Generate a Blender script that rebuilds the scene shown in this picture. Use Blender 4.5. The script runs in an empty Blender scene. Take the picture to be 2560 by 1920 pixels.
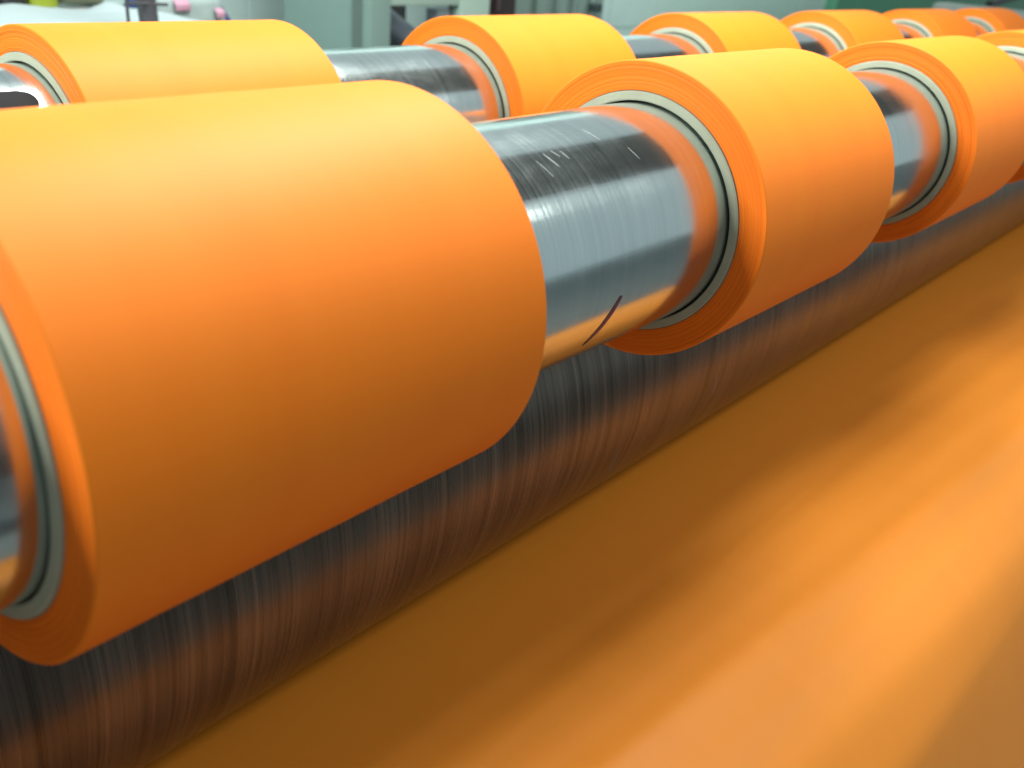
import bpy, bmesh, math, random
from mathutils import Matrix, Vector

random.seed(7)
sc = bpy.context.scene
col = sc.collection
R_ = math.radians

# ---------------------------------------------------------------- camera
cd = bpy.data.cameras.new("camera")
cam = bpy.data.objects.new("camera", cd)
col.objects.link(cam)
cd.sensor_width = 36.0
cd.sensor_fit = 'HORIZONTAL'
cd.lens = 2455.09 / 2560 * 36.0
cd.clip_start = 0.02
cd.clip_end = 60
M = Matrix(((0.63468245, 0.28025723, -0.72016253, 0.0),
            (-0.7691138, 0.31967018, -0.55342112, -0.3553),
            (0.07511421, 0.90513362, 0.41843875, 0.1739),
            (0, 0, 0, 1)))
cam.matrix_world = M
cd.dof.use_dof = True
cd.dof.focus_distance = 0.66
cd.dof.aperture_fstop = 8.5
sc.camera = cam

# ---------------------------------------------------------------- world, lamps, exposure
w = bpy.data.worlds.new("World")
sc.world = w
w.use_nodes = True
bg = w.node_tree.nodes["Background"]
bg.inputs[0].default_value = (0.80, 1.0, 1.0, 1)
bg.inputs[1].default_value = 0.48
sc.view_settings.view_transform = 'Standard'
sc.view_settings.look = 'None'
sc.view_settings.exposure = 0.0
sc.view_settings.gamma = 1.0


def area(name, loc, target, sx, sy, power, color=(0.98, 1.0, 0.91)):
    ld = bpy.data.lights.new(name, 'AREA')
    ld.shape = 'RECTANGLE'
    ld.size = sx
    ld.size_y = sy
    ld.energy = power
    ld.color = color
    o = bpy.data.objects.new(name, ld)
    col.objects.link(o)
    o.location = loc
    d = (Vector(target) - Vector(loc)).normalized()
    xax = Vector((1, 0, 0))
    z = -d
    y = z.cross(xax).normalized()
    x = y.cross(z)
    o.rotation_euler = Matrix((x, y, z)).transposed().to_euler()
    return o


area("key_or_fill_lamp", (1.10, 0.40, 1.40), (0.8, 0.1, 0.0), 0.9, 0.45, 41)
area("key_or_fill_lamp", (1.05, -0.20, 1.40), (1.0, -0.2, -0.3), 0.9, 0.45, 22)
area("key_or_fill_lamp", (1.75, -1.35, 1.45), (1.6, 0.0, 0.0), 1.4, 0.3, 16)  # unseen front fill, added to lift the roll fronts and web
area("key_or_fill_lamp", (-1.4, 0.95, 1.30), (0.5, 0.05, 0), 0.5, 0.8, 72)
area("key_or_fill_lamp", (4.0, 1.35, 1.55), (4.0, 2.6, 0.75), 7.0, 0.3, 105)  # added to brighten the back wall, turned away from the shafts

# ---------------------------------------------------------------- helpers


def setp(o, label=None, cat=None, group=None, kind=None):
    if label:
        o['label'] = label
    if cat:
        o['category'] = cat
    if group:
        o['group'] = group
    if kind:
        o['kind'] = kind
    return o


def link(name, me, mat, parent=None, loc=None):
    o = bpy.data.objects.new(name, me)
    col.objects.link(o)
    if mat is not None and not me.materials:
        me.materials.append(mat)
    if parent is not None:
        o.parent = parent
    if loc is not None:
        o.location = loc
    return o


def empty(name, loc=(0, 0, 0), rz=0.0):
    o = bpy.data.objects.new(name, None)
    o.empty_display_size = 0.05
    col.objects.link(o)
    o.location = loc
    o.rotation_euler = (0, 0, rz)
    return o


def mesh(name, v, f, smooth=False, sharp_angle=None):
    me = bpy.data.meshes.new(name)
    me.from_pydata(v, [], f)
    me.update()
    bm = bmesh.new()
    bm.from_mesh(me)
    bmesh.ops.recalc_face_normals(bm, faces=bm.faces)
    bm.to_mesh(me)
    bm.free()
    if smooth:
        me.shade_smooth()
        if sharp_angle:
            me.set_sharp_from_angle(angle=R_(sharp_angle))
    return me


def lathe(name, prof, n=128, closed=False, sharp=35, caps=False):
    """prof: list of (x, r) revolved about the X axis."""
    v, f = [], []
    for (x, r) in prof:
        for i in range(n):
            a = 2 * math.pi * i / n
            v.append((x, r * math.cos(a), r * math.sin(a)))
    m = len(prof)
    for j in range(m if closed else m - 1):
        k = (j + 1) % m
        for i in range(n):
            i2 = (i + 1) % n
            f.append((j * n + i, k * n + i, k * n + i2, j * n + i2))
    if caps:
        f.append(tuple(range(n)))
        f.append(tuple((m - 1) * n + i for i in range(n)))
    return mesh(name, v, f, True, sharp)


def box_bm(bm, lo, hi, mat=None):
    vs = [bm.verts.new((x, y, z)) for x in (lo[0], hi[0]) for y in (lo[1], hi[1]) for z in (lo[2], hi[2])]
    if mat is not None:
        for q in vs:
            q.co = mat @ q.co
    for q in ((0, 1, 3, 2), (4, 6, 7, 5), (0, 4, 5, 1), (2, 3, 7, 6), (0, 2, 6, 4), (1, 5, 7, 3)):
        bm.faces.new([vs[i] for i in q])


def boxes(name, lst, bevel=0.0, seg=2):
    bm = bmesh.new()
    for b in lst:
        box_bm(bm, *b)
    bmesh.ops.recalc_face_normals(bm, faces=bm.faces)
    if bevel:
        bmesh.ops.bevel(bm, geom=bm.edges[:], offset=bevel, segments=seg, profile=0.6, affect='EDGES')
    me = bpy.data.meshes.new(name)
    bm.to_mesh(me)
    bm.free()
    if bevel:
        me.shade_smooth()
        me.set_sharp_from_angle(angle=R_(50))
    return me


def rod(name, a, b, r, n=24):
    a, b = Vector(a), Vector(b)
    d = (b - a)
    L = d.length
    bm = bmesh.new()
    bmesh.ops.create_cone(bm, cap_ends=True, segments=n, radius1=r, radius2=r, depth=L)
    bmesh.ops.transform(bm, matrix=Matrix.Translation((a + b) / 2) @ d.to_track_quat('Z', 'Y').to_matrix().to_4x4(), verts=bm.verts)
    me = bpy.data.meshes.new(name)
    bm.to_mesh(me)
    bm.free()
    me.shade_smooth()
    me.set_sharp_from_angle(angle=R_(40))
    return me


# ---------------------------------------------------------------- materials
def new_mat(name):
    m = bpy.data.materials.new(name)
    m.use_nodes = True
    nt = m.node_tree
    return m, nt, nt.nodes, nt.links, nt.nodes["Principled BSDF"]


def simple(name, c, rough=0.6, metal=0.0, noise=0.08, scale=20, spec=0.5):
    m, nt, N, L, p = new_mat(name)
    tc = N.new("ShaderNodeTexCoord")
    nz = N.new("ShaderNodeTexNoise")
    nz.inputs["Scale"].default_value = scale
    nz.inputs["Detail"].default_value = 5
    L.new(tc.outputs["Object"], nz.inputs["Vector"])
    mx = N.new("ShaderNodeMix")
    mx.data_type = 'RGBA'
    mx.inputs[6].default_value = tuple(max(0, q * (1 - noise * 2)) for q in c) + (1,)
    mx.inputs[7].default_value = tuple(min(1, q * (1 + noise)) for q in c) + (1,)
    L.new(nz.outputs["Fac"], mx.inputs[0])
    L.new(mx.outputs[2], p.inputs["Base Color"])
    p.inputs["Roughness"].default_value = rough
    p.inputs["Metallic"].default_value = metal
    p.inputs["Specular IOR Level"].default_value = spec
    return m


def mapped_noise(N, L, tc, scale_vec, scale=1.0, detail=3.0, rough=0.6):
    mp = N.new("ShaderNodeMapping")
    mp.inputs["Scale"].default_value = scale_vec
    L.new(tc.outputs["Object"], mp.inputs["Vector"])
    nz = N.new("ShaderNodeTexNoise")
    nz.inputs["Scale"].default_value = scale
    nz.inputs["Detail"].default_value = detail
    nz.inputs["Roughness"].default_value = rough
    L.new(mp.outputs[0], nz.inputs["Vector"])
    return nz


def ramp(N, L, src, stops):
    r = N.new("ShaderNodeValToRGB")
    el = r.color_ramp.elements
    el[0].position, el[0].color = stops[0][0], stops[0][1]
    el[1].position, el[1].color = stops[-1][0], stops[-1][1]
    for s in stops[1:-1]:
        e = el.new(s[0])
        e.color = s[1]
    L.new(src, r.inputs[0])
    return r


def g(v):
    return (v, v, v, 1)


def film_mat(name, c1, c2, rough, spec, sheen_rough=0.42):
    m, nt, N, L, p = new_mat(name)
    tc = N.new("ShaderNodeTexCoord")
    nz = mapped_noise(N, L, tc, (30, 2, 2), 1.0, 4)
    mx = N.new("ShaderNodeMix")
    mx.data_type = 'RGBA'
    mx.inputs[6].default_value = c1 + (1,)
    mx.inputs[7].default_value = c2 + (1,)
    L.new(nz.outputs["Fac"], mx.inputs[0])
    L.new(mx.outputs[2], p.inputs["Base Color"])
    p.inputs["Roughness"].default_value = rough
    p.inputs["Specular IOR Level"].default_value = spec
    fine = mapped_noise(N, L, tc, (900, 900, 900), 1.0, 2)
    bp = N.new("ShaderNodeBump")
    bp.inputs["Strength"].default_value = 0.05
    bp.inputs["Distance"].default_value = 0.0004
    L.new(fine.outputs["Fac"], bp.inputs["Height"])
    L.new(bp.outputs[0], p.inputs["Normal"])
    return m


film = film_mat("orange_film", (0.93, 0.205, 0.011), (0.98, 0.240, 0.015), 0.56, 0.22)
web_film = film_mat("orange_web_film", (0.80, 0.255, 0.022), (0.85, 0.278, 0.026), 0.50, 0.42)


def face_mat():
    """cut edge of the winding: thousands of layer edges, seen as fine rings"""
    m, nt, N, L, p = new_mat("orange_layer_edges")
    tc = N.new("ShaderNodeTexCoord")
    sep = N.new("ShaderNodeSeparateXYZ")
    L.new(tc.outputs["Object"], sep.inputs[0])
    a = N.new("ShaderNodeMath"); a.operation = 'MULTIPLY'
    L.new(sep.outputs[1], a.inputs[0]); L.new(sep.outputs[1], a.inputs[1])
    b = N.new("ShaderNodeMath"); b.operation = 'MULTIPLY_ADD'
    L.new(sep.outputs[2], b.inputs[0]); L.new(sep.outputs[2], b.inputs[1]); L.new(a.outputs[0], b.inputs[2])
    r = N.new("ShaderNodeMath"); r.operation = 'SQRT'
    L.new(b.outputs[0], r.inputs[0])
    k = N.new("ShaderNodeMath"); k.operation = 'MULTIPLY'; k.inputs[1].default_value = 1.0
    L.new(r.outputs[0], k.inputs[0])
    nz = N.new("ShaderNodeTexNoise"); nz.noise_dimensions = '1D'
    nz.inputs["Scale"].default_value = 420
    nz.inputs["Detail"].default_value = 5
    nz.inputs["Roughness"].default_value = 0.65
    L.new(k.outputs[0], nz.inputs["W"])
    rp = ramp(N, L, nz.outputs["Fac"], [(0.25, (0.80, 0.150, 0.004, 1)), (0.5, (0.92, 0.19, 0.006, 1)), (0.75, (0.95, 0.215, 0.009, 1))])
    L.new(rp.outputs[0], p.inputs["Base Color"])
    p.inputs["Roughness"].default_value = 0.6
    p.inputs["Specular IOR Level"].default_value = 0.3
    bp = N.new("ShaderNodeBump")
    bp.inputs["Strength"].default_value = 0.18
    bp.inputs["Distance"].default_value = 0.0008
    L.new(nz.outputs["Fac"], bp.inputs["Height"])
    L.new(bp.outputs[0], p.inputs["Normal"])
    return m


film_face = face_mat()


def chrome_mat(name, base, rough, streak, x_scale, theta_soft, bump, along=0.0, metal=0.97):
    """turned metal: fine grooves run round the axis"""
    m, nt, N, L, p = new_mat(name)
    tc = N.new("ShaderNodeTexCoord")
    n1 = mapped_noise(N, L, tc, (x_scale, theta_soft, theta_soft), 1.0, 4, 0.7)
    n2 = mapped_noise(N, L, tc, (x_scale * 0.22, theta_soft * 0.6, theta_soft * 0.6), 1.0, 3, 0.6)
    mul = N.new("ShaderNodeMath"); mul.operation = 'MULTIPLY'
    L.new(n1.outputs["Fac"], mul.inputs[0]); L.new(n2.outputs["Fac"], mul.inputs[1])
    lo = tuple(q * (1 - streak) for q in base) + (1,)
    hi = tuple(min(1, q * (1 + streak * 0.6)) for q in base) + (1,)
    rp = ramp(N, L, mul.outputs[0], [(0.12, lo), (0.42, hi)])
    L.new(rp.outputs[0], p.inputs["Base Color"])
    p.inputs["Metallic"].default_value = metal
    rr = ramp(N, L, n1.outputs["Fac"], [(0.3, g(max(0.02, rough * 0.75))), (0.7, g(rough * 1.3))])
    L.new(rr.outputs[0], p.inputs["Roughness"])
    bp = N.new("ShaderNodeBump")
    bp.inputs["Strength"].default_value = bump
    bp.inputs["Distance"].default_value = 0.0003
    L.new(n1.outputs["Fac"], bp.inputs["Height"])
    if along:
        # faint drawing lines along the shaft
        n3 = mapped_noise(N, L, tc, (2.0, 260, 260), 1.0, 3, 0.6)
        # hand smudges and oil film: uneven gloss
        n4 = mapped_noise(N, L, tc, (14, 26, 26), 1.0, 5, 0.65)
        sm_ = ramp(N, L, n4.outputs["Fac"], [(0.42, g(0.0)), (0.72, g(0.085))])
        ad = N.new("ShaderNodeMath"); ad.operation = 'ADD'
        L.new(rr.outputs[0], ad.inputs[0]); L.new(sm_.outputs[0], ad.inputs[1])
        L.new(ad.outputs[0], p.inputs["Roughness"])
        b2 = N.new("ShaderNodeBump")
        b2.inputs["Strength"].default_value = along
        b2.inputs["Distance"].default_value = 0.0002
        L.new(n3.outputs["Fac"], b2.inputs["Height"])
        L.new(bp.outputs[0], b2.inputs["Normal"])
        L.new(b2.outputs[0], p.inputs["Normal"])
    else:
        L.new(bp.outputs[0], p.inputs["Normal"])
    return m


chrome = chrome_mat("polished_chrome", (0.64, 0.71, 0.73), 0.13, 0.07, 700, 5, 0.022, along=0.16)
drum_metal = chrome_mat("turned_drum_metal", (0.165, 0.138, 0.120), 0.29, 0.52, 520, 3.0, 0.30, metal=0.86)
core_card = simple("pale_core_card", (0.38, 0.41, 0.32), 0.75, noise=0.10, scale=60)
black_gap = simple("matte_black", (0.022, 0.022, 0.026), 0.8, noise=0.2, scale=40, spec=0.15)
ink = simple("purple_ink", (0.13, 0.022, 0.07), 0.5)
scratch = simple("bare_scratch", (0.36, 0.38, 0.39), 0.6, metal=0.0)

# ---------------------------------------------------------------- machine setting: floor, ceiling
fl = link("floor", mesh("floor", [(-6, -6, -1.1), (14, -6, -1.1), (14, 5, -1.1), (-6, 5, -1.1)], [(0, 1, 2, 3)]),
          simple("grey_floor_paint", (0.16, 0.18, 0.18), 0.55, scale=4))
setp(fl, kind='structure')
od = empty("overhead_duct", (2.5, -0.3, 1.9))
setp(od, "long dark duct hanging overhead, mirrored as the dark band in the shafts", "duct")
link("duct_body", boxes("duct_body", [((-5.5, -0.75, -0.15), (6.0, 0.80, 0.2))], 0.02), simple("dark_duct_paint", (0.05, 0.06, 0.065), 0.8, scale=3), od)

# ---------------------------------------------------------------- shafts
YB, ZB = 0.3794, -0.0150
RS = 0.0757


def shaft(x0, x1, y, z, label):
    prof = [(x0, 0.03), (x0, RS - 0.003), (x0 + 0.003, RS)]
    prof += [(x0 + 0.003 + (x1 - x0 - 0.006) * i / 20, RS) for i in range(1, 21)]
    prof += [(x1, RS - 0.003), (x1, 0.03)]
    e = empty("rewind_shaft", (0, y, z))
    setp(e, label, "shaft", "rewind shafts carrying the orange rolls")
    link("shaft_body", lathe("shaft_body", prof, 256), chrome, e)
    return e


front_shaft = shaft(-0.9, 3.38, 0, 0, "polished chrome rewind shaft in the foreground row, through the largest orange rolls")
back_shaft = shaft(-0.9, 3.38, YB, ZB, "polished chrome rewind shaft of the rear row, behind the foreground rolls")


def arc_patch(name, x, wdt, a0, a1, r, mat, parent, slant=0.0, n=24):
    v, f = [], []
    for i in range(n + 1):
        t = i / n
        a = R_(a0 + (a1 - a0) * t)
        hw = wdt * 0.5 * math.sin(math.pi * min(1, max(0, 0.08 + 0.84 * t))) ** 0.5
        for s in (-1, 1):
            v.append((x + slant * t + s * hw, r * math.cos(a), r * math.sin(a)))
    for i in range(n):
        f.append((2 * i, 2 * i + 1, 2 * i + 3, 2 * i + 2))
    return link(name, mesh(name, v, f, True), mat, parent)


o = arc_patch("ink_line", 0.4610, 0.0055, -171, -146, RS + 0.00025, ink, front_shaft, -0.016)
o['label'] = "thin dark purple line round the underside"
for (x, a0, a1, wd, sl) in ((0.425, 119, 127, 0.0007, 0.004), (0.433, 118, 122, 0.0006, 0.003), (0.440, 119, 124, 0.0005, 0.002),
                            (0.478, 108, 117, 0.0005, 0.004), (0.500, 124, 131, 0.0004, 0.003), (0.415, 122, 131, 0.0004, 0.004)):
    arc_patch("scratch", x, wd, a0, a1, RS + 0.0002, scratch, front_shaft, sl, 8)

# dark strip with a rounded end, laid on the rear shaft beside the first roll
pv, pf = [], []
xs0, xs1, ac, hw = -0.05, 0.334, 129.5, 7.0
outline = []
nseg = 16
for i in range(nseg + 1):
    t = -math.pi / 2 + math.pi * i / nseg
    outline.append((xs1 - 0.010 + 0.010 * math.cos(t), ac + hw * math.sin(t)))
for i in range(nseg + 1):
    t = math.pi / 2 + math.pi * i / nseg
    outline.append((xs0 + 0.010 * math.cos(t), ac + hw * math.sin(t)))
na = len(outline)
rows = 10
# strips between lower and upper halves of the outline
for j in range(rows + 1):
    s = -1 + 2 * j / rows
    xr = xs1 - 0.010 + 0.010 * math.sqrt(max(0, 1 - s * s))
    xl = xs0 - 0.010 * math.sqrt(max(0, 1 - s * s))
    for x in (xl, xr):
        a = R_(ac + hw * s)
        pv.append((x, (RS + 0.0006) * math.cos(a), (RS + 0.0006) * math.sin(a)))
for j in range(rows):
    pf.append((2 * j, 2 * j + 1, 2 * j + 3, 2 * j + 2))
link("dark_strip", mesh("dark_strip", pv, pf, True), black_gap, back_shaft)

# ---------------------------------------------------------------- rolls
GF = "orange film rolls on the foreground shaft"
GB = "orange film rolls on the rear shaft"
RC0, RC1 = 0.0769, 0.0834


def winding_profile(w, R, rnd, layers=34):
    def face(x, s):
        pts = []
        for i in range(layers + 1):
            t = i / layers
            r = RC1 + 0.0002 + (R - 0.0012 - RC1 - 0.0002) * t
            off = rnd.uniform(0, 0.00016)
            if rnd.random() < 0.16:
                off += 0.00028
            pts.append((x + s * off, r))
        return pts
    left = face(0.0, 1)
    right = face(w, -1)
    prof = left
    prof += [(0.0002, R - 0.0006), (0.0009, R)]
    m = 12
    for i in range(1, m):
        prof.append((w * i / m, R + rnd.uniform(-0.00012, 0.00012)))
    prof += [(w - 0.0009, R), (w - 0.0002, R - 0.0006)]
    prof += right[::-1]
    return prof, len(left)


def film_roll(x, w, R, y, z, label, group, rnd, seg=192):
    e = empty("film_roll", (x, y, z))
    setp(e, label, "film roll", group)
    prof, nl = winding_profile(w, R, rnd)
    me = lathe("winding", prof, seg, sharp=28)
    me.materials.append(film)
    me.materials.append(film_face)
    k = len(prof) - 1
    for p in me.polygons:
        c = p.center
        rr = math.hypot(c.y, c.z)
        if rr < R - 0.0013:
            p.material_index = 1
    link("winding", me, None, e)
    o = 0.0016
    cp = [(-o + 0.0006, RC0), (-o, RC0 + 0.0008), (-o, RC1 - 0.0014), (-o + 0.0008, RC1 - 0.0003), (0.002, RC1),
          (w - 0.002, RC1), (w + o - 0.0008, RC1 - 0.0003), (w + o, RC1 - 0.0014), (w + o, RC0 + 0.0008), (w + o - 0.0006, RC0)]
    link("core", lathe("core", cp, seg, closed=True, sharp=30), core_card, e)
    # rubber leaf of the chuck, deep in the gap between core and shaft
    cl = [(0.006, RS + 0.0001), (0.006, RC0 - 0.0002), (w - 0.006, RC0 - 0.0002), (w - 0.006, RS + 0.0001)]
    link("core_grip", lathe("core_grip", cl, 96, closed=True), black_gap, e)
    return e


W = 0.2292
PER = 0.4582
X0 = 0.1240
fronts = [(X0, W, 0.1023, "largest orange film roll, in the left foreground, cut off by the frame"),
          (X0 + PER, W, 0.1028, "second orange roll of the foreground shaft, between the bare chrome and the picture middle"),
          (X0 + 2 * PER, W, 0.1018, "third orange roll of the foreground shaft, near the right edge, its pale core showing"),
          (X0 + 3 * PER, W, 0.1023, "orange roll cut by the right frame edge, partly hidden by the third foreground roll")]
XB = 0.3505
backs = [(XB, W, 0.1020, "leftmost orange roll of the rear shaft, just above the largest foreground roll"),
         (XB + PER, W, 0.1028, "second orange roll of the rear shaft, above the bare foreground chrome"),
         (XB + 2 * PER, W, 0.1023, "third orange roll of the rear shaft, in front of the white block wall"),
         (XB + 3 * PER, W, 0.1020, "fourth orange roll of the rear shaft, where the white wall meets the green partition"),
         (XB + 4 * PER, W, 0.1020, "fifth orange roll of the rear shaft, small, against the green partition"),
         (XB + 5 * PER, W, 0.1020, "farthest and smallest orange roll of the rear shaft, at the top right corner")]
rnd = random.Random(3)
for i, (x, w_, R, lab) in enumerate(fronts):
    film_roll(x, w_, R, 0, 0, lab, GF, rnd, 256 if i < 2 else 160)
for i, (x, w_, R, lab) in enumerate(backs):
    film_roll(x, w_, R, YB, ZB, lab, GB, rnd, 160 if i < 3 else 96)

# ---------------------------------------------------------------- winding drum
YD, ZD, RD = 0.1826, -0.1874, 0.1593
de = empty("winding_drum", (0, YD, ZD))
setp(de, "dark turned metal winding drum with fine circular grooves under the foreground rolls", "drum")
prof = [(-0.9, 0.05), (-0.9, RD - 0.004), (-0.896, RD)] + [(-0.896 + 4.272 * i / 20, RD) for i in range(1, 21)] + [(3.38, RD - 0.004), (3.38, 0.05)]
link("drum_shell", lathe("drum_shell", prof, 320), drum_metal, de)
rs = random.Random(11)
for (x, a0, a1, sl) in ((0.66, 196, 206, 0.006), (0.665, 204, 209, 0.004), (0.82, 186, 196, 0.008)):
    arc_patch("scratch", x, 0.0009, a0, a1, RD + 0.0002, scratch, de, sl, 10)

# ---------------------------------------------------------------- web of film
# profile in (y, z): wraps the back of the drum, leaves it at the bottom, runs to the operator, then is bent down to darken the corner in place of a cast shadow
pr = []
RW = RD + 0.0006
for i in range(0, 41):
    a = R_(0 - 90 * i / 40)
    pr.append((YD + RW * math.cos(a), ZD + RW * math.sin(a)))
zb = ZD - RW
yend = -0.100
for i in range(1, 41):
    t = i / 40
    pr.append((YD + (yend - YD) * t, zb))
Rb, amax = 0.165, 72
for i in range(1, 33):
    a = R_(amax * i / 32)
    pr.append((yend - Rb * math.sin(a), zb - Rb * (1 - math.cos(a))))
ly, lz = pr[-1]
ca, sa = math.cos(R_(amax)), math.sin(R_(amax))
for i in range(1, 31):
    d = 0.95 * i / 30
    pr.append((ly - d * ca, lz - d * sa))
xs = [-0.7 + 4.0 * i / 150 for i in range(151)]
v, f = [], []
for (y, z) in pr:
    k = max(0.0, min(1.0, (0.05 - y) / 0.2)) if z < ZD - 0.1 else 0
    for x in xs:
        u = y + 0.045 * (x - 0.6)
        dz = 0.0013 * math.sin(u * 92.0 + 0.6 * math.sin(x * 2.1)) + 0.0008 * math.sin(u * 151.0 + 1.3 + 0.8 * math.sin(x * 1.3 + 1))
        dz += 0.0011 * math.sin(x * 5.2 + y * 9.0) + 0.0005 * math.sin(x * 11.0 - y * 14 + 1.0)
        v.append((x, y - k * 0.035 * (x - 0.6), z + k * dz))
nx = len(xs)
for j in range(len(pr) - 1):
    for i in range(nx - 1):
        f.append((j * nx + i, j * nx + i + 1, (j + 1) * nx + i + 1, (j + 1) * nx + i))
web = link("film_web", mesh("film_web", v, f, True), web_film)
setp(web, "wide orange film web stretched below the dark drum at lower right", "film web")

# ---------------------------------------------------------------- machine side frame at the far end
sf = empty("side_frame", (3.45, 0.1, -1.1))
setp(sf, "grey machine side frame behind the farthest rear roll at the top right corner", "machine frame")
link("frame_plate", boxes("frame_plate", [((-0.06, -0.6, 0), (0.04, 0.62, 1.17))], 0.02, 3), simple("grey_green_enamel", (0.20, 0.25, 0.24), 0.45), sf)

# dark console on the operator side, added out of view to darken the reflection in the bare end of the foreground shaft
cn = empty("dark_blocker", (0.35, -1.15, -1.1))
setp(cn, "unseen dark console on the operator side, mirrored in the near shaft end", "blocker")
blocker_mat = simple("dark_blocker_paint", (0.022, 0.024, 0.028), 0.5)
link("blocker_box", boxes("blocker_box", [((-0.45, -0.14, 0.84), (0.62, 0.16, 1.42))], 0.02, 3), blocker_mat, cn)
link("blocker_post", boxes("blocker_post", [((0.02, -0.04, 0.03), (0.12, 0.06, 0.858))], 0.008), blocker_mat, cn)
link("blocker_foot", boxes("blocker_foot", [((-0.18, -0.2, 0), (0.30, 0.2, 0.029))], 0.008), blocker_mat, cn)

# ---------------------------------------------------------------- back wall of painted blocks
wall_paint = simple("pale_wall_paint", (0.52, 0.70, 0.69), 0.65, noise=0.05, scale=9)
mortar = simple("painted_joint", (0.46, 0.62, 0.61), 0.8, noise=0.05)
we = empty("back_wall", (0, 2.6, -1.1))
setp(we, kind='structure')
link("wall_backing", boxes("wall_backing", [((-2.4, 0.004, 0), (12.0, 0.15, 2.6))]), mortar, we)
bw, bh = 0.44, 0.215
bme = boxes("block", [((0.002, 0, 0.002), (bw - 0.002, 0.03, bh - 0.002))], 0.002, 1)
bme.shade_flat()
bme.materials.append(wall_paint)
for r in range(3, 8):
    for c in range(1, 27):
        x = c * bw + (bw / 2 if r % 2 else 0)
        ob = link("block", bme, None, we, (x, rnd.uniform(-0.0015, 0.0015), r * bh))

# ---------------------------------------------------------------- machine cabinet in the background
teal = simple("grey_green_panel_paint", (0.21, 0.32, 0.30), 0.5, noise=0.05, scale=7)
teal_l = simple("light_green_frame_paint", (0.38, 0.52, 0.46), 0.5, noise=0.05, scale=7)
dark = simple("dark_interior", (0.03, 0.035, 0.04), 0.7)
tube_g = simple("blue_grey_tube", (0.25, 0.30, 0.38), 0.4, noise=0.12, scale=14)
mc = empty("machine_cabinet", (2.10, 1.884, -1.1))
setp(mc, "grey green machine cabinet with a framed dark opening, standing behind the rear shaft", "machine cabinet")
link("side_panel", boxes("side_panel", [((0, 0.03, 0), (0.03, 0.40, 1.75))], 0.004), teal, mc)
link("back_panel", boxes("back_panel", [((0.032, 0.37, 0), (0.51, 0.398, 1.75))]), dark, mc)
link("front_post", boxes("front_post", [((-0.012, -0.01, 0), (0.068, 0.028, 1.75))], 0.005), teal, mc)
link("front_post", boxes("front_post", [((0.372, -0.01, 0), (0.515, 0.028, 1.75))], 0.005), teal_l, mc)
link("cross_beam", boxes("cross_beam", [((0.070, -0.006, 1.045), (0.370, 0.024, 1.20))], 0.004), teal_l, mc)
link("edge_strip", boxes("edge_strip", [((-0.008, 0.031, 0), (-0.001, 0.075, 1.75))]), simple("grey_green_seam", (0.12, 0.17, 0.16), 0.6), mc)
for (a, b, r) in (((0.05, 0.12, 1.06), (0.42, 0.12, 0.86), 0.034), ((0.05, 0.16, 0.99), (0.40, 0.16, 0.76), 0.028)):
    link("guide_tube", rod("guide_tube", a, b, r), tube_g, mc)
link("bracket", boxes("bracket", [((0.31, 0.03, 0.99), (0.37, 0.08, 1.03))], 0.004), simple("pale_bracket", (0.40, 0.46, 0.52), 0.5), mc)

dk = empty("dark_locker", (2.93, 2.15, -1.1))
setp(dk, "narrow dark brown locker between the machine cabinet and the grey strip curtain", "locker")
link("locker_body", boxes("locker_body", [((0, 0, 0), (0.16, 0.2, 1.7))], 0.005), simple("dark_brown_paint", (0.028, 0.018, 0.02), 0.5), dk)
link("door_handle", boxes("door_handle", [((0.03, -0.02, 1.0), (0.045, -0.001, 1.09))], 0.003), simple("dull_handle", (0.18, 0.12, 0.14), 0.4, 0.6), dk)

sc_e = empty("strip_curtain", (3.27, 2.3, -1.1))
setp(sc_e, "grey green hanging strip curtain left of the white block wall", "strip curtain")
strip_m = simple("grey_green_vinyl", (0.20, 0.29, 0.27), 0.35, noise=0.12, scale=8)
v, f = [], []
for i in range(9):
    t = i / 8
    v += [(0.085 * t, 0.010 * math.sin(t * math.pi), 0.05), (0.085 * t, 0.010 * math.sin(t * math.pi), 1.9)]
for i in range(8):
    f.append((2 * i, 2 * i + 2, 2 * i + 3, 2 * i + 1))
sm = mesh("strip", v, f, True)
sm.materials.append(strip_m)
for i in range(9):
    st = link("strip", sm, None, sc_e, (0.068 * i, (i % 2) * 0.012 + 0.002, 0))
    st.rotation_euler = (0, 0, R_(rnd.uniform(-6, 6)))
link("curtain_rail", boxes("curtain_rail", [((-0.02, -0.02, 1.9), (0.72, 0.04, 1.95))], 0.004), teal, sc_e)
link("latch", boxes("latch", [((0.50, -0.035, 0.975), (0.57, -0.006, 1.01))], 0.004), simple("dark_latch", (0.04, 0.06, 0.065), 0.4), sc_e)

gp = empty("green_partition", (4.81, 1.6, -1.1))
setp(gp, "flat green partition panel at the far right behind the last rear rolls", "partition")
link("panel", boxes("panel", [((0, 0, 0.08), (4.0, 0.06, 2.2))], 0.006), simple("green_panel_paint", (0.065, 0.25, 0.15), 0.55, noise=0.06, scale=5), gp)
for x in (0.3, 3.6):
    link("foot", boxes("foot", [((x, -0.2, 0), (x + 0.08, 0.26, 0.079))], 0.006), dark, gp)
cb = link("hanging_cable", rod("hanging_cable", (6.2, 1.3, 0.0), (6.95, 1.3, 0.06), 0.02, 10), simple("black_cable", (0.015, 0.015, 0.017), 0.5))
setp(cb, "black cable crossing the green partition at the top right corner", "cable")

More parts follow.
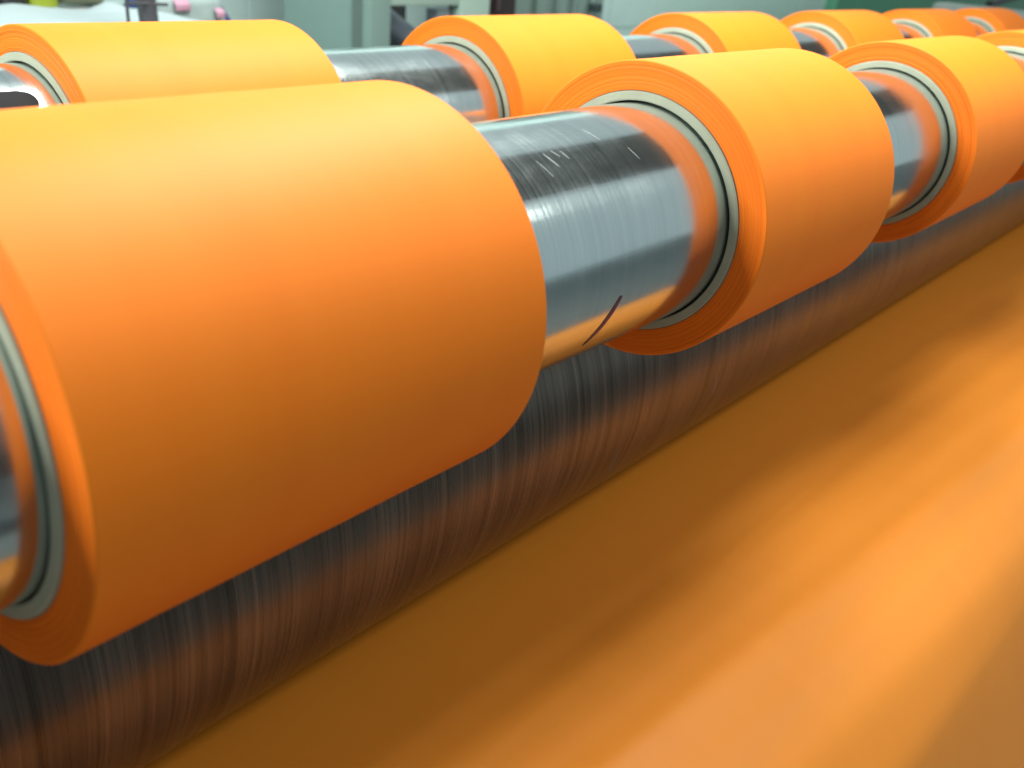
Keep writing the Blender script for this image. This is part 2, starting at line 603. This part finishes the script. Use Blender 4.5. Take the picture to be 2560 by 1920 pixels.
# ---------------------------------------------------------------- work table at the left rear
wt = empty("work_table", (0.95, 1.45, -1.1))
setp(wt, "work table behind the leftmost rear roll, holding tins and a white sheet", "table")
tm = simple("pale_table_top", (0.45, 0.50, 0.50), 0.6)
link("table_top", boxes("table_top", [((-0.75, -0.27, 1.040), (0.24, 0.34, 1.067))], 0.004), tm, wt)
for (x, y) in ((-0.72, -0.24), (0.17, -0.24), (-0.72, 0.27), (0.17, 0.27)):
    link("leg", boxes("leg", [((x, y, 0), (x + 0.045, y + 0.045, 1.039))], 0.003), dark, wt)
ZT = -1.1 + 1.067
# crumpled white sheet
v, f = [], []
nx_, ny_ = 44, 22
rs = random.Random(5)
bumps = [(rs.uniform(-0.5, 0.25), rs.uniform(-0.25, 0.25), rs.uniform(0.05, 0.12), rs.uniform(0.003, 0.014)) for _ in range(16)]
bumps.append((0.13, 0.08, 0.05, 0.022))
for j in range(ny_ + 1):
    for i in range(nx_ + 1):
        x = -0.55 + 0.78 * i / nx_
        y = -0.25 + 0.38 * j / ny_
        h = 0.003
        for (bx, by, br, bhh) in bumps:
            d2 = ((x - bx) ** 2 + (y - by) ** 2) / (br * br)
            h += bhh * max(0, 1 - abs(d2) ** 0.5)
        v.append((x, y, h))
for j in range(ny_):
    for i in range(nx_):
        a = j * (nx_ + 1) + i
        f.append((a, a + 1, a + nx_ + 2, a + nx_ + 1))
sh = link("paper_sheet", mesh("paper_sheet", v, f, True), simple("white_paper", (0.34, 0.42, 0.45), 0.7, noise=0.03), None, (0.95, 1.45, ZT))
setp(sh, "crumpled white sheet spread on the work table at the top left", "paper")


def tin(x, y, r, h, bands, label, cat, name, lid=True):
    e = empty(name, (x, y, ZT + 0.004))
    setp(e, label, cat)
    z0 = 0
    for (nm, hh, m) in bands:
        me = rod(nm, (0, 0, z0), (0, 0, z0 + hh - 0.0005), r, 32)
        link(nm, me, m, e)
        z0 += hh
    return e


lime = simple("lime_label", (0.26, 0.33, 0.02), 0.5, noise=0.05)
taupe = simple("taupe_paper", (0.28, 0.27, 0.24), 0.6)
navy = simple("navy_plastic", (0.012, 0.018, 0.09), 0.4, noise=0.2)
navy_l = simple("blue_plastic", (0.03, 0.06, 0.22), 0.4, noise=0.2)
blackp = simple("black_plastic", (0.02, 0.022, 0.025), 0.4)
beige = simple("beige_lid", (0.34, 0.34, 0.30), 0.6)
olive = simple("olive_wrap", (0.26, 0.29, 0.20), 0.6)
tin(1.007, 1.65, 0.029, 0.2, [("lime_band", 0.026, lime), ("upper_band", 0.15, taupe)],
    "taupe tin with a lime yellow band standing on the work table", "tin", "banded_tin")
tin(0.951, 1.66, 0.026, 0.2, [("dark_band", 0.030, blackp), ("lid", 0.05, beige)],
    "black pot with a beige lid beside the lime banded tin", "pot", "black_pot")
tin(0.906, 1.66, 0.017, 0.2, [("bottle_body", 0.12, navy), ("neck", 0.04, blackp)],
    "dark navy bottle at the extreme top left edge", "bottle", "navy_bottle")
pr_e = empty("wrapped_reel", (1.090, 1.66, ZT + 0.040))
setp(pr_e, "olive wrapped reel with a navy blue top behind the white sheet", "reel")
link("reel_wrap", rod("reel_wrap", (-0.046, 0, 0.0), (0.046, 0.02, -0.005), 0.034, 32), olive, pr_e)
link("navy_flange", rod("navy_flange", (-0.048, -0.034, 0.026), (0.020, -0.030, 0.014), 0.016, 24), navy, pr_e)
link("blue_cap", rod("blue_cap", (-0.054, -0.034, 0.027), (-0.0485, -0.034, 0.026), 0.017, 24), navy_l, pr_e)
link("navy_flange", rod("navy_flange", (0.0205, -0.032, 0.014), (0.046, -0.028, 0.004), 0.020, 24), navy, pr_e)

# tilted dark stand pole
sp = empty("stand_pole", (1.022, 1.30, -1.1))
setp(sp, "tilted dark grey stand pole rising behind the leftmost rear roll", "pole")
polem = simple("dark_pole_paint", (0.055, 0.055, 0.065), 0.45)
link("pole", rod("pole", (0.09, 0, 0.03), (-0.034, 0, 1.45), 0.0165, 24), polem, sp)
link("base", boxes("base", [((-0.05, -0.15, 0), (0.25, 0.15, 0.03))], 0.006), polem, sp)
for z in (1.112,):
    link("clamp", rod("clamp", (-0.045, -0.014, z), (0.028, -0.014, z - 0.003), 0.0028, 10), polem, sp)
link("clamp", rod("clamp", (-0.040, 0.0, 1.02), (-0.044, 0.0, 1.2), 0.003, 10), polem, sp)

# white covered navy sack with pink labels
cs = empty("navy_sack", (1.365, 1.75, -1.085))
setp(cs, "navy sack with a white sheet and two pink labels, behind the leftmost rear roll", "sack")
bm = bmesh.new()
sect = [(0.0, 0.17, 0.10), (0.8, 0.150, 0.09), (1.0, 0.134, 0.08), (1.055, 0.105, 0.05), (1.075, 0.07, 0.03)]
ringsv = []
for (z, hx, hy) in sect:
    ringsv.append([bm.verts.new((hx * math.copysign(abs(math.cos(a)) ** 0.5, math.cos(a)), hy * math.copysign(abs(math.sin(a)) ** 0.5, math.sin(a)), z)) for a in [2 * math.pi * i / 32 for i in range(32)]])
for a, b in zip(ringsv[:-1], ringsv[1:]):
    for i in range(32):
        bm.faces.new((a[i], a[(i + 1) % 32], b[(i + 1) % 32], b[i]))
bm.faces.new(ringsv[-1])
bm.faces.new(ringsv[0][::-1])
me = bpy.data.meshes.new("sack_body")
bm.to_mesh(me); bm.free(); me.shade_smooth()
link("sack_body", me, simple("navy_cloth", (0.022, 0.05, 0.17), 0.8, noise=0.15), cs)


def plate(name, x0, x1, z0, z1, y, mat, parent, bulge=0.012, tl=0.0):
    v, f = [], []
    for j in range(9):
        for i in range(13):
            s, t = i / 12, j / 8
            xa = x0 + (x1 - x0) * s + tl * t * (0.5 - s)
            v.append((xa, y - bulge * math.sin(math.pi * s) + 0.03 * max(0, t - 0.6) , z0 + (z1 - z0) * t))
    for j in range(8):
        for i in range(12):
            a = j * 13 + i
            f.append((a, a + 1, a + 14, a + 13))
    ob = link(name, mesh(name, v, f, True), mat, parent)
    sol = ob.modifiers.new("thickness", 'SOLIDIFY')
    sol.thickness = 0.003
    return ob


plate("white_sheet", -0.112, 0.080, 0.93, 1.072, -0.092, simple("white_sheet_cloth", (0.30, 0.39, 0.39), 0.7, noise=0.12, scale=30), cs, 0.015, 0.03)
pink = simple("pink_label_paper", (0.50, 0.27, 0.38), 0.6)
plate("pink_label", -0.066, -0.030, 1.045, 1.068, -0.108, pink, cs, 0.002)
plate("pink_label", 0.036, 0.058, 1.030, 1.050, -0.110, pink, cs, 0.002)
